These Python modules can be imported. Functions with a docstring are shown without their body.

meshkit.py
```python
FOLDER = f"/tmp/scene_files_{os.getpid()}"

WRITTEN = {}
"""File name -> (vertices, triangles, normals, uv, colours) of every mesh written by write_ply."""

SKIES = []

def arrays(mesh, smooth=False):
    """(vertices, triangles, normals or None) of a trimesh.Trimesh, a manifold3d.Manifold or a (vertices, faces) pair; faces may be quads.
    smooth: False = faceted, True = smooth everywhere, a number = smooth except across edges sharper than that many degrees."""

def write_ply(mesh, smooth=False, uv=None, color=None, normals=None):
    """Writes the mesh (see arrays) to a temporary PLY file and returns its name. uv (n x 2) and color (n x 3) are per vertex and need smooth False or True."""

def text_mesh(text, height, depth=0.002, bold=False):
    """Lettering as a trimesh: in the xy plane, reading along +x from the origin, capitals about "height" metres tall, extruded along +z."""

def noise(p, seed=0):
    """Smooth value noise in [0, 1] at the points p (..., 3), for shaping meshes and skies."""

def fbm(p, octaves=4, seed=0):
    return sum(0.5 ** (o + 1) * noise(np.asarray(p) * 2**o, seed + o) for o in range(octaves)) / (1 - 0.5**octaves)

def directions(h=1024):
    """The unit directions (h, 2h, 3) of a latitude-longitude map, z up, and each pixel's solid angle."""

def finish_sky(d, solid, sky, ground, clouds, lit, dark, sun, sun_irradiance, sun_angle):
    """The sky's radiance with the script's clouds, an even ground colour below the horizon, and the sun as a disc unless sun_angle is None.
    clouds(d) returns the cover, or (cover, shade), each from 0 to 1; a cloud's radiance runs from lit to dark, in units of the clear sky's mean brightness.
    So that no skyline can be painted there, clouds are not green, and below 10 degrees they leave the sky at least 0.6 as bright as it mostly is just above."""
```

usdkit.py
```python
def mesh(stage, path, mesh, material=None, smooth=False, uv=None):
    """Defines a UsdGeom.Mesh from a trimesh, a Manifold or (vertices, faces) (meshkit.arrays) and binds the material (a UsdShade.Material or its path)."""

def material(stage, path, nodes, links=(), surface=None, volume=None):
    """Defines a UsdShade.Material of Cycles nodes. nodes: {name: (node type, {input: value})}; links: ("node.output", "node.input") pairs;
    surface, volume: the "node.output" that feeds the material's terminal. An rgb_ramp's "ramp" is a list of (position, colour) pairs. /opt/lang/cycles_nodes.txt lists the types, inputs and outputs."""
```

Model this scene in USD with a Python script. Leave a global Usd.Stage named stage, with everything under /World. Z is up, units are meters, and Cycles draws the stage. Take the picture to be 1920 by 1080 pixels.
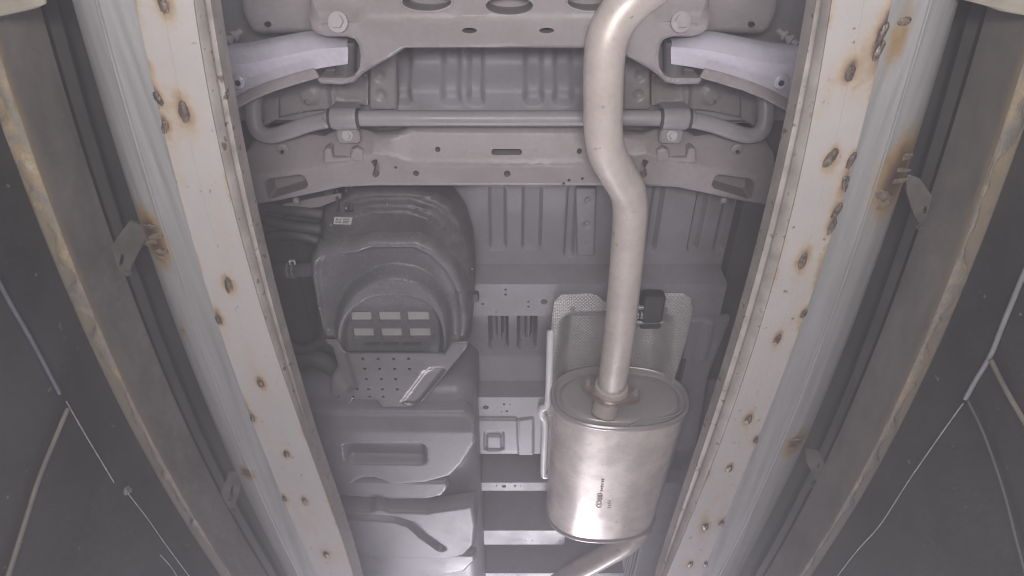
import math, random, sys
import numpy as np, trimesh, shapely
from shapely.geometry import Polygon, LineString
import manifold3d as m3
import usdkit, meshkit
from pxr import Usd, UsdGeom, UsdLux, UsdShade, Sdf, Gf, Vt

random.seed(7); RNG = np.random.default_rng(7)
stage = Usd.Stage.CreateInMemory()
UsdGeom.SetStageUpAxis(stage, 'Z'); UsdGeom.SetStageMetersPerUnit(stage, 1.0)
UsdGeom.Xform.Define(stage, '/World'); UsdGeom.Scope.Define(stage, '/World/Looks')

# ------------------------------------------------------------------ camera, in the pit, tilted up
F, PITCH = 1144.0, 55.0                 # focal length in photo pixels (1920 wide), degrees above the horizon
cam = UsdGeom.Camera.Define(stage, '/World/camera')
cam.AddRotateXOp().Set(90 + PITCH)
cam.CreateHorizontalApertureAttr(36.0); cam.CreateVerticalApertureAttr(20.25)
cam.CreateFocalLengthAttr(36.0 * F / 1920); cam.CreateClippingRangeAttr(Gf.Vec2f(0.02, 50))
cam.CreateExposureAttr(0.33)

# ------------------------------------------------------------------ lamps
def rect_light(name, pos, target, w, h, power, color):
    l = UsdLux.RectLight.Define(stage, '/World/' + name)
    l.CreateWidthAttr(w); l.CreateHeightAttr(h); l.CreateIntensityAttr(power); l.CreateColorAttr(Gf.Vec3f(*color))
    p, t = Gf.Vec3d(*pos), Gf.Vec3d(*target)
    m = Gf.Matrix4d(); m.SetLookAt(p, t, Gf.Vec3d(0.0, 1.0, 0.01)); m = m.GetInverse()
    l.AddTransformOp().Set(m)
    return l
rect_light('pit_lamp', (0.0, 3.75, -0.25), (0.0, 1.7, 1.1), 0.9, 0.25, 118.0, (0.99, 0.96, 1.01))
rect_light('camera_lamp', (0.0, -0.20, -0.34), (0.0, 0.5, 1.1), 0.7, 0.12, 70.0, (1.0, 0.965, 0.955))
dome = UsdLux.DomeLight.Define(stage, '/World/workshop_light')
dm = usdkit.material(stage, '/World/Looks/workshop_air', {'b': ('background_shader', {'color': (0.97, 0.96, 1.0), 'strength': 0.30})}, [], surface='b.background')
UsdShade.MaterialBindingAPI.Apply(dome.GetPrim()).Bind(dm)

# ------------------------------------------------------------------ construction helpers
SP, CP = math.sin(math.radians(PITCH)), math.cos(math.radians(PITCH))
def ray(u, v):
    a, b = (np.asarray(u, float) - 960) / F, (np.asarray(v, float) - 540) / F
    return a, CP + b * SP, SP - b * CP
def W(u, v, z):                      # where the sight line of a photo pixel meets the level z
    a, y, k = ray(u, v)
    return np.stack(np.broadcast_arrays(a * z / k, y * z / k, np.asarray(z, float)), -1)
def WY(u, v, yy):                    # ... meets the upright plane y
    a, y, k = ray(u, v)
    return np.stack(np.broadcast_arrays(a * yy / y, yy + 0 * y, k * yy / y), -1)
def WX(u, v, xx):                    # ... meets the upright plane x
    a, y, k = ray(u, v)
    return np.stack(np.broadcast_arrays(xx + 0 * a, y * xx / a, k * xx / a), -1)
def PX(poly, z):
    p = np.asarray(poly, float); return W(p[:, 0], p[:, 1], z)[:, :2]
def mir(p):                          # mirror about the car's middle
    q = np.array(p, float); q[:, 0] = 2 * XC - q[:, 0]; return q
XC = -0.004

def spline(pts, n=8, closed=False):
    p = np.asarray(pts, float)
    if closed: q = np.vstack([p[-1:], p, p[:2]])
    else: q = np.vstack([2 * p[0] - p[1], p, 2 * p[-1] - p[-2]])
    out = []
    for i in range(1, len(q) - 2):
        t = np.linspace(0, 1, n, endpoint=False)[:, None]
        a, b, c, d = q[i - 1], q[i], q[i + 1], q[i + 2]
        out.append(0.5 * (2 * b + (c - a) * t + (2 * a - 5 * b + 4 * c - d) * t**2 + (3 * b - a - 3 * c + d) * t**3))
    if not closed: out.append(p[-1:])
    return np.vstack(out)
def rounded(poly, r):
    g = Polygon(poly).buffer(0)
    g = g.buffer(-r, quad_segs=5).buffer(2 * r, quad_segs=5).buffer(-r, quad_segs=5)
    if g.geom_type != 'Polygon': g = max(g.geoms, key=lambda s: s.area)
    return np.array(g.exterior.coords)[:-1]
def rect(cx, cy, w, h, r=0.0, ang=0.0):
    p = np.array([(-w / 2, -h / 2), (w / 2, -h / 2), (w / 2, h / 2), (-w / 2, h / 2)])
    c, s = math.cos(ang), math.sin(ang)
    p = p @ np.array([[c, s], [-s, c]]) + (cx, cy)
    return rounded(p, r) if r else p
def ellipse(cx, cy, rx, ry, n=24):
    t = np.arange(n) * 2 * np.pi / n
    return np.stack([cx + rx * np.cos(t), cy + ry * np.sin(t)], -1)
def sdf(poly, xy):                   # signed distance, positive inside
    p = np.asarray(poly, float); q = np.roll(p, -1, 0); out = np.empty(len(xy))
    for s in range(0, len(xy), 20000):
        x = xy[s:s + 20000]; d = q - p; w = x[:, None] - p[None]
        t = np.clip((w * d).sum(-1) / np.maximum((d * d).sum(-1), 1e-12), 0, 1)
        dist = np.sqrt((((w - t[..., None] * d) ** 2).sum(-1)).min(1))
        c1 = (p[None, :, 1] <= x[:, 1:2]) & (q[None, :, 1] > x[:, 1:2]); c2 = (p[None, :, 1] > x[:, 1:2]) & (q[None, :, 1] <= x[:, 1:2])
        cr = d[None, :, 0] * w[..., 1] - d[None, :, 1] * w[..., 0]
        wn = (c1 & (cr > 0)).sum(1) - (c2 & (cr < 0)).sum(1)
        out[s:s + 20000] = np.where(wn != 0, dist, -dist)
    return out
def sstep(x, f): t = np.clip(x / (2 * f) + 0.5, 0, 1); return t * t * (3 - 2 * t)
def band(path, w):                   # outline of a stripe along a path
    g = LineString(path).buffer(w / 2, quad_segs=5); return np.array(g.exterior.coords)[:-1]
def cross(outline, holes=()):
    o = Polygon(outline).buffer(0)
    for h in holes: o = o.difference(Polygon(h).buffer(0))
    if o.geom_type != 'Polygon': o = max(o.geoms, key=lambda s: s.area)
    o = shapely.geometry.polygon.orient(o)
    return m3.CrossSection([np.array(o.exterior.coords)[:-1]] + [np.array(i.coords)[:-1] for i in o.interiors], m3.FillRule.EvenOdd)
def prism(outline, z0, z1, holes=()):
    return m3.Manifold.extrude(cross(outline, holes), z1 - z0).translate((0, 0, z0))
def sheet(outline, z, th=0.003, stamps=(), holes=(), edge=None, res=0.006, zfun=None):
    """A pressed sheet seen from below: stamps are (outline, rise, fillet), edge (radius, rise) rolls its rim upwards."""
    m = prism(outline, z, z + th, holes).refine_to_length(res)
    outline = np.asarray(outline)
    def f(p):
        p = np.array(p, float); xy = p[:, :2]; dz = np.zeros(len(p))
        if zfun is not None: dz += zfun(xy)
        for poly, rise, fil in stamps: dz += rise * sstep(sdf(poly, xy), fil)
        if edge:
            r, h = edge; t = np.clip(1 - sdf(outline, xy) / r, 0, 1); dz += h * (1 - np.sqrt(np.maximum(1 - t * t, 0)))
        p[:, 2] += dz; return p
    return m.warp_batch(f)
def drill(m, spots):                 # (outline, z0, z1) prisms taken away
    return m - m3.Manifold.batch_boolean([prism(o, a, b) for o, a, b in spots], m3.OpType.Add) if spots else m
def rbox(lo, hi, r, seg=8):
    lo, hi = np.asarray(lo, float) + r, np.asarray(hi, float) - r
    s = m3.Manifold.sphere(r, seg * 4)
    return m3.Manifold.batch_hull([s.translate(tuple(np.where([(k >> i) & 1 for i in range(3)], hi, lo))) for k in range(8)])
def box(lo, hi): return m3.Manifold.cube(tuple(np.asarray(hi, float) - lo)).translate(tuple(map(float, lo)))
def tube(path, r, sides=20, caps=True, up=(0, 0, 1)):
    p = np.asarray(path, float); t = np.gradient(p, axis=0); t /= np.linalg.norm(t, axis=1, keepdims=True)
    a = np.cross(t[0], up); a /= np.linalg.norm(a); A = [a]
    for i in range(1, len(p)):
        a = A[-1] - t[i] * (A[-1] @ t[i]); A.append(a / np.linalg.norm(a))
    A = np.array(A); B = np.cross(t, A); ang = np.arange(sides) * 2 * np.pi / sides
    r = np.broadcast_to(np.asarray(r, float), (len(p),))
    v = (p[:, None] + r[:, None, None] * (np.cos(ang)[None, :, None] * A[:, None] + np.sin(ang)[None, :, None] * B[:, None])).reshape(-1, 3)
    f = loft_faces(len(p), sides)
    if caps:
        n = len(v); v = np.vstack([v, p[:1], p[-1:]]); k = np.arange(sides); e = (len(p) - 1) * sides
        f = np.vstack([f, np.stack([np.full(sides, n), (k + 1) % sides, k], -1), np.stack([np.full(sides, n + 1), e + k, e + (k + 1) % sides], -1)])
    return fixed(v, f)
def loft_faces(n, k):
    i, j = np.meshgrid(np.arange(n - 1), np.arange(k), indexing='ij'); a, b = i * k + j, i * k + (j + 1) % k
    q = np.stack([a, b, b + k, a + k], -1).reshape(-1, 4); return np.vstack([q[:, [0, 1, 2]], q[:, [0, 2, 3]]])
def fixed(v, f):
    t = trimesh.Trimesh(v, f, process=False)
    if t.volume < 0: t.invert()
    return t
def loft(sections, caps=True):       # closed sections, all with the same number of points
    S = np.asarray(sections, float); n, k = S.shape[:2]; v, f = S.reshape(-1, 3), loft_faces(n, k)
    if caps:
        c = len(v); v = np.vstack([v, S[0].mean(0)[None], S[-1].mean(0)[None]]); j = np.arange(k); e = (n - 1) * k
        f = np.vstack([f, np.stack([np.full(k, c), (j + 1) % k, j], -1), np.stack([np.full(k, c + 1), e + j, e + (j + 1) % k], -1)])
    return fixed(v, f)
def lump(center, size, seed, rough=0.35, sub=3, ang=0.0):
    s = trimesh.creation.icosphere(subdivisions=sub); v = np.array(s.vertices)
    n = meshkit.fbm(v * 2.2 + seed * 7.3, 4, seed) - 0.5
    v = v * (1 + rough * 2 * n)[:, None] * np.asarray(size)
    c, q = math.cos(ang), math.sin(ang); v = v @ np.array([[c, q, 0], [-q, c, 0], [0, 0, 1]])
    return trimesh.Trimesh(v + np.asarray(center), s.faces, process=False)
def hexbolt(c, r, h, washer=True, tilt=(0, 0, 0)):
    """A hexagon head hanging below the point c."""
    head = m3.Manifold.cylinder(h, r, r * 0.93, 6).translate((0, 0, -h))
    head = head ^ m3.Manifold.sphere(r * 1.35, 32).translate((0, 0, -h + r * 0.95)) if h < r * 2 else head
    m = head + (m3.Manifold.cylinder(h * 0.22, r * 1.45, r * 1.45, 24).translate((0, 0, -h * 0.22)) if washer else m3.Manifold())
    return m.rotate(tilt).translate(tuple(map(float, c)))
def join(*ms):
    out = []
    for m in ms:
        v, f, _ = meshkit.arrays(m); out.append(trimesh.Trimesh(v, f, process=False))
    return trimesh.util.concatenate(out)

# ------------------------------------------------------------------ scene tree
COUNT = {}
def path_for(parent, name):
    k = (parent, name); n = COUNT.get(k, 0); COUNT[k] = n + 1
    return f'{parent}/{name}' + (f'_{n:03d}' if n else '')
def tag(prim, label=None, category=None, group=None, kind=None):
    for k, v in (('label', label), ('category', category), ('group', group), ('kind', kind)):
        if v: prim.SetCustomDataByKey(k, v)
def thing(name, label, category, group=None):
    p = path_for('/World', name); tag(UsdGeom.Xform.Define(stage, p).GetPrim(), label, category, group); return p
def part(parent, name, mesh, material, smooth=32, label=None, kind=None):
    p = path_for(parent, name); m = usdkit.mesh(stage, p, mesh, MAT[material], smooth)
    tag(m.GetPrim(), label, None, None, kind); return p
def structure(name, mesh, material, smooth=32):
    p = path_for('/World', name); m = usdkit.mesh(stage, p, mesh, MAT[material], smooth); tag(m.GetPrim(), kind='structure'); return p
def vary(path, name, fn):            # a number per vertex that the material reads (rust, scorch: stains of the thing itself)
    g = UsdGeom.Mesh(stage.GetPrimAtPath(path)); pts = np.array(g.GetPointsAttr().Get(), float)
    UsdGeom.PrimvarsAPI(g).CreatePrimvar(name, Sdf.ValueTypeNames.FloatArray, 'vertex').Set(Vt.FloatArray.FromNumpy(fn(pts).astype(np.float32)))

# ------------------------------------------------------------------ materials
MAT = {}
def M(name, color, rough=0.5, metal=0.0, var=0.12, scale=9.0, speck=None, speck_scale=160.0, speck_at=0.66, bump=0.0, bump_scale=250.0, stretch=(1, 1, 1), spec=0.5, rough_var=0.12, tint=None, coat=0.0, dirt=0.0, dirt_color=(0.20, 0.175, 0.155)):
    """Colour with soft mottling, optional dark specks, fine relief and uneven gloss."""
    c = np.array(color, float); lo, hi = c * (1 - var), np.minimum(c * (1 + var), 1)
    if tint is not None: lo = lo * np.array(tint)
    n = {'g': ('geometry', {}), 'mp': ('mapping', {'mapping_type': 'point', 'scale': tuple(stretch)}),
         'n1': ('noise_texture', {'scale': scale, 'detail': 6.0, 'roughness': 0.62}),
         'r1': ('rgb_ramp', {'ramp': [(0.28, tuple(lo)), (0.72, tuple(hi))]}),
         'rr': ('map_range', {'from_min': 0.3, 'from_max': 0.7, 'to_min': max(rough - rough_var, 0.03), 'to_max': min(rough + rough_var, 1)}),
         'p': ('principled_bsdf', {'metallic': metal, 'specular_ior_level': spec, 'coat_weight': coat, 'coat_roughness': 0.25})}
    l = [('g.position', 'mp.vector'), ('mp.vector', 'n1.vector'), ('n1.fac', 'r1.fac'), ('n1.fac', 'rr.value'), ('rr.result', 'p.roughness')]
    last = 'r1.color'
    if speck is not None:
        n['n2'] = ('noise_texture', {'scale': speck_scale, 'detail': 2.0, 'roughness': 0.6})
        n['r2'] = ('rgb_ramp', {'ramp': [(speck_at, (0, 0, 0)), (speck_at + 0.07, (1, 1, 1))]})
        n['mx'] = ('mix', {'mix_type': 'mix', 'color2': tuple(speck)})
        l += [('mp.vector', 'n2.vector'), ('n2.fac', 'r2.fac'), ('r2.color', 'mx.fac'), (last, 'mx.color1')]; last = 'mx.color'
    if dirt:                          # road film: large soft patches broken up by fine dust and drips
        n['d1'] = ('noise_texture', {'scale': 5.5, 'detail': 9.0, 'roughness': 0.68, 'distortion': 0.6}); n['d2'] = ('noise_texture', {'scale': 130.0, 'detail': 3.0, 'roughness': 0.7})
        n['da'] = ('math', {'math_type': 'multiply_add', 'value2': 0.45}); n['dr'] = ('rgb_ramp', {'ramp': [(0.62, (0, 0, 0)), (0.95, (dirt,) * 3)]}); n['dm'] = ('mix', {'mix_type': 'mix', 'color2': tuple(dirt_color)})
        l += [('g.position', 'd1.vector'), ('g.position', 'd2.vector'), ('d2.fac', 'da.value1'), ('d1.fac', 'da.value3'), ('da.value', 'dr.fac'), ('dr.color', 'dm.fac'), (last, 'dm.color1')]; last = 'dm.color'
    l.append((last, 'p.base_color'))
    if bump:
        n['n3'] = ('noise_texture', {'scale': bump_scale, 'detail': 3.0, 'roughness': 0.6}); n['b'] = ('bump', {'strength': 1.0, 'distance': bump})
        l += [('mp.vector', 'n3.vector'), ('n3.fac', 'b.height'), ('b.normal', 'p.normal')]
    MAT[name] = usdkit.material(stage, f'/World/Looks/{name}', n, l, surface='p.BSDF')
def MV(name, base, stops, attr, rough=0.55, metal=0.0, breakup=0.35, nscale=60.0, stretch=(1, 1, 1), bump=0.0004, var=0.08, bscale=12.0, speck=None):
    """A base coat with a stain that follows a per-vertex amount; stops: (amount, colour)."""
    c = np.array(base, float)
    n = {'g': ('geometry', {}), 'mp': ('mapping', {'mapping_type': 'point', 'scale': tuple(stretch)}),
         'n1': ('noise_texture', {'scale': bscale, 'detail': 6.0, 'roughness': 0.6}), 'r1': ('rgb_ramp', {'ramp': [(0.28, tuple(c * (1 - var))), (0.72, tuple(c * (1 + var)))]}),
         'a': ('attribute', {'attribute': attr}), 'n2': ('noise_texture', {'scale': nscale, 'detail': 5.0, 'roughness': 0.65}),
         'm1': ('math', {'math_type': 'subtract', 'value2': 0.5}), 'm2': ('math', {'math_type': 'multiply', 'value2': breakup * 2}),
         'm3': ('math', {'math_type': 'multiply_add', 'value2': 1.0}), 'm4': ('math', {'math_type': 'multiply', 'use_clamp': True}),
         'rs': ('rgb_ramp', {'ramp': [(s, col) for s, col in stops]}), 'rf': ('rgb_ramp', {'ramp': [(0.04, (0, 0, 0)), (0.30, (1, 1, 1))]}),
         'mx': ('mix', {'mix_type': 'mix'}), 'p': ('principled_bsdf', {'roughness': rough, 'metallic': metal}),
         'b': ('bump', {'strength': 1.0, 'distance': bump}), 'n3': ('noise_texture', {'scale': 180.0, 'detail': 4.0})}
    l = [('g.position', 'mp.vector'), ('mp.vector', 'n1.vector'), ('g.position', 'n2.vector'), ('g.position', 'n3.vector'), ('n1.fac', 'r1.fac'),
         ('n2.fac', 'm1.value1'), ('m1.value', 'm2.value1'), ('a.fac', 'm3.value1'), ('m2.value', 'm4.value1'), ('a.fac', 'm4.value2')]
    n['m5'] = ('math', {'math_type': 'add'}); n['sat'] = ('math', {'math_type': 'multiply', 'value2': 4.0, 'use_clamp': True})
    # amount = a + noise * min(4a, 1)
    l = [x for x in l if x[1] not in ('m3.value1', 'm4.value2')] + [('a.fac', 'sat.value1'), ('sat.value', 'm4.value2'), ('a.fac', 'm5.value1')]
    n['m4'] = ('math', {'math_type': 'multiply'}); n.pop('m3')
    l += [('m4.value', 'm5.value2'), ('m5.value', 'rs.fac'), ('m5.value', 'rf.fac'), ('rf.color', 'mx.fac'), ('r1.color', 'mx.color1'), ('rs.color', 'mx.color2'),
          ('n3.fac', 'b.height'), ('b.normal', 'p.normal')]
    last = 'mx.color'
    if speck is not None:
        n['n4'] = ('noise_texture', {'scale': 70.0, 'detail': 2.0, 'roughness': 0.6}); n['r4'] = ('rgb_ramp', {'ramp': [(0.685, (0, 0, 0)), (0.75, (1, 1, 1))]}); n['mx2'] = ('mix', {'mix_type': 'mix', 'color2': tuple(speck)})
        l += [('g.position', 'n4.vector'), ('n4.fac', 'r4.fac'), ('r4.color', 'mx2.fac'), (last, 'mx2.color1')]; last = 'mx2.color'
    l.append((last, 'p.base_color'))
    MAT[name] = usdkit.material(stage, f'/World/Looks/{name}', n, l, surface='p.BSDF')

M('underbody_paint', (0.34, 0.315, 0.325), 0.42, var=0.06, bump=0.0002, bump_scale=160, dirt=0.55)
M('frame_paint', (0.33, 0.30, 0.305), 0.45, var=0.08, bump=0.0003, bump_scale=120, dirt=0.55)
M('floor_paint', (0.34, 0.33, 0.36), 0.52, var=0.05, bump=0.0002, bump_scale=200, dirt=0.55)
M('strip_paint', (0.36, 0.35, 0.385), 0.44, var=0.06, speck=(0.27, 0.26, 0.28), speck_scale=260, speck_at=0.62, bump=0.0002, bump_scale=260, dirt=0.55)
M('arm_paint', (0.61, 0.58, 0.66), 0.27, var=0.05, bump=0.0006, bump_scale=110, coat=0.3, dirt=0.3)
M('bar_paint', (0.31, 0.295, 0.31), 0.40, var=0.05, dirt=0.55)
M('dark_plastic', (0.090, 0.086, 0.087), 0.44, var=0.08, bump=0.00015, bump_scale=420, dirt=0.6, dirt_color=(0.24, 0.232, 0.235))
M('duct_plastic', (0.15, 0.146, 0.158), 0.40, var=0.10, bump=0.00025, bump_scale=300, speck=(0.27, 0.265, 0.29), speck_scale=240, speck_at=0.585, dirt=0.6, dirt_color=(0.24, 0.232, 0.235))
M('tank_plastic', (0.225, 0.215, 0.240), 0.40, var=0.14, scale=6, bump=0.0003, bump_scale=90, dirt=0.5, dirt_color=(0.33, 0.315, 0.32))
M('bracket_steel', (0.20, 0.19, 0.20), 0.38, metal=0.25, var=0.08, bump=0.0003, dirt=0.55)
M('rubber', (0.05, 0.048, 0.048), 0.6, var=0.2, bump=0.0003)
M('hose_rubber', (0.10, 0.096, 0.098), 0.5, var=0.2, scale=14)
M('exhaust_steel', (0.69, 0.615, 0.565), 0.34, metal=0.2, rough_var=0.2, var=0.10, scale=7, speck=(0.40, 0.33, 0.29), speck_scale=55, speck_at=0.69, bump=0.0001, dirt=0.40, dirt_color=(0.43, 0.36, 0.325))
M('muffler_steel', (0.72, 0.645, 0.60), 0.30, metal=0.22, var=0.10, scale=12, speck=(0.25, 0.21, 0.19), speck_scale=75, speck_at=0.69, bump=0.0001, rough_var=0.14, dirt=0.45, dirt_color=(0.40, 0.345, 0.315))
M('cap_steel', (0.43, 0.40, 0.40), 0.24, metal=0.12, var=0.06, rough_var=0.06, dirt=0.4, dirt_color=(0.33, 0.28, 0.25))
M('mark_ink', (0.33, 0.295, 0.275), 0.5)
M('flange_steel', (0.46, 0.38, 0.33), 0.42, metal=0.5, var=0.25, scale=40)
M('bright_steel', (0.66, 0.65, 0.66), 0.25, metal=0.8, var=0.1)
M('bolt_steel', (0.40, 0.375, 0.375), 0.38, metal=0.3, var=0.1)
M('strap_steel', (0.13, 0.12, 0.108), 0.5, metal=0.1, var=0.3, scale=30)
M('white_clip', (0.75, 0.74, 0.72), 0.4)
M('dark_hole', (0.035, 0.033, 0.033), 0.8)
M('mud_metal', (0.12, 0.115, 0.118), 0.6, var=0.25, scale=12, bump=0.001, bump_scale=60)
M('sticker', (0.52, 0.505, 0.495), 0.5)
M('sticker_ink', (0.16, 0.15, 0.155), 0.6)
M('weld_metal', (0.17, 0.135, 0.11), 0.36, metal=0.3, var=0.6, scale=110, bump=0.0008, bump_scale=200, speck=(0.42, 0.37, 0.31), speck_scale=300, speck_at=0.66)
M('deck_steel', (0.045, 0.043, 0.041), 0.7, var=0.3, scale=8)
M('weld_tan', (0.20, 0.155, 0.12), 0.4, metal=0.2, var=0.5, scale=90, bump=0.0008, bump_scale=200, speck=(0.10, 0.08, 0.065), speck_scale=150, speck_at=0.58)
M('lip_steel', (0.40, 0.365, 0.335), 0.5, metal=0.2, var=0.25, scale=30, speck=(0.17, 0.13, 0.10), speck_scale=60, speck_at=0.62)
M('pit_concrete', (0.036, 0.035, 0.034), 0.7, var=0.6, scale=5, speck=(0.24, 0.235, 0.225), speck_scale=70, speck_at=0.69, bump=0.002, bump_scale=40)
M('cable_grey', (0.24, 0.245, 0.255), 0.5, var=0.2, scale=25)
M('cable_blue', (0.11, 0.12, 0.14), 0.5, var=0.2, scale=25)
M('cable_white', (0.27, 0.265, 0.26), 0.5, var=0.35, scale=40)
M('cable_tan', (0.20, 0.175, 0.145), 0.6, var=0.3, scale=25)
M('floor_concrete', (0.30, 0.295, 0.29), 0.8)
M('end_plate', (0.36, 0.325, 0.265), 0.55, var=0.3, scale=14)
# aluminium shield: a fine pressed diamond grain
n = {'g': ('geometry', {}), 'mp': ('mapping', {'mapping_type': 'point', 'rotation': (0, 0, 0.785), 'scale': (1, 1, 0.02)}),
     'w': ('wave_texture', {'wave_type': 'bands', 'bands_direction': 'x', 'scale': 52.0}), 'w2': ('wave_texture', {'wave_type': 'bands', 'bands_direction': 'y', 'scale': 52.0}),
     'a': ('math', {'math_type': 'add'}), 'b': ('bump', {'strength': 1.0, 'distance': 0.0009}), 'nz': ('noise_texture', {'scale': 20.0, 'detail': 4.0}),
     'r': ('rgb_ramp', {'ramp': [(0.3, (0.54, 0.52, 0.51)), (0.7, (0.66, 0.64, 0.62))]}), 'p': ('principled_bsdf', {'metallic': 0.2, 'roughness': 0.36})}
MAT['shield_aluminium'] = usdkit.material(stage, '/World/Looks/shield_aluminium', n, [('g.position', 'mp.vector'), ('mp.vector', 'w.vector'), ('mp.vector', 'w2.vector'), ('w.fac', 'a.value1'), ('w2.fac', 'a.value2'),
     ('a.value', 'b.height'), ('b.normal', 'p.normal'), ('g.position', 'nz.vector'), ('nz.fac', 'r.fac'), ('r.color', 'p.base_color')], surface='p.BSDF')
M('shield_rim', (0.95, 0.94, 0.95), 0.28, metal=0.12, var=0.05)
SCORCH = [(0.0, (0.45, 0.405, 0.365)), (0.22, (0.45, 0.37, 0.28)), (0.5, (0.36, 0.27, 0.19)), (0.78, (0.18, 0.125, 0.09)), (1.0, (0.085, 0.065, 0.052))]
MV('strip_white', (0.455, 0.425, 0.41), SCORCH, 'scorch', rough=0.42, breakup=0.32, nscale=90, var=0.05, bscale=7, speck=(0.22, 0.18, 0.15))
MV('galvanised', (0.345, 0.342, 0.34), [(0.0, (0.32, 0.27, 0.2)), (0.3, (0.36, 0.26, 0.15)), (0.6, (0.20, 0.13, 0.08)), (1.0, (0.08, 0.06, 0.05))], 'scorch', rough=0.42, metal=0.15, breakup=0.3, nscale=60, stretch=(1, 0.04, 1), bscale=75, var=0.21)
MV('brown_steel', (0.215, 0.195, 0.178), [(0.0, (0.24, 0.20, 0.155)), (0.35, (0.27, 0.225, 0.17)), (0.6, (0.34, 0.26, 0.16)), (1.0, (0.38, 0.33, 0.26))], 'rust', rough=0.55, metal=0.1, breakup=0.45, nscale=45, bscale=14, var=0.34, stretch=(1, 0.5, 1))
MV('rust_crust', (0.21, 0.19, 0.165), [(0.0, (0.19, 0.175, 0.16)), (0.45, (0.27, 0.235, 0.185)), (0.75, (0.36, 0.27, 0.15)), (1.0, (0.42, 0.385, 0.33))], 'rust', rough=0.7, breakup=0.8, nscale=50, bscale=35, var=0.3, bump=0.002)

# ================================================================== THE SETTING: the pit
def curve_of(poly, z, deg=3):
    p = np.asarray(poly, float); w = W(p[:, 0], p[:, 1], z); y, x = w[:, 1], w[:, 0]
    c = np.polyfit(y, x, deg); y0, y1 = y.min(), y.max(); d = np.polyder(c)
    def f(t):
        t = np.asarray(t, float); q = np.clip(t, y0, y1); return np.polyval(c, q) + np.polyval(d, q) * (t - q) * 0.5
    return f
RAIL_Z = 0.78
LEFT = dict(
 A=[(254,0),(271,80),(286,155),(303,230),(320,300),(348,410),(377,507),(403,587),(428,660),(467,773),(509,885),(595,1080)],
 B=[(362,0),(378,111),(394,183),(417,289),(437,393),(453,450),(473,527),(496,600),(531,700),(594,880),(660,1070)],
 C=[(397,0),(414,122),(447,300),(480,440),(520,600),(538,660),(603,878),(669,1080)],
 R=[(186,0),(204,78),(228,189),(261,300),(290,400),(333,517),(377,640),(428,777),(467,874),(560,1080)],
 S=[(150,0),(176,111),(207,244),(232,300),(287,500),(340,630),(430,847),(521,1050)],
 T=[(79,0),(106,117),(157,300),(200,427),(233,527),(290,660),(362,815),(435,960),(498,1080)],
 V=[(0,83),(17,144),(36,222),(62,300),(103,413),(147,527),(206,660),(295,839),(373,971),(432,1080)])
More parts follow.
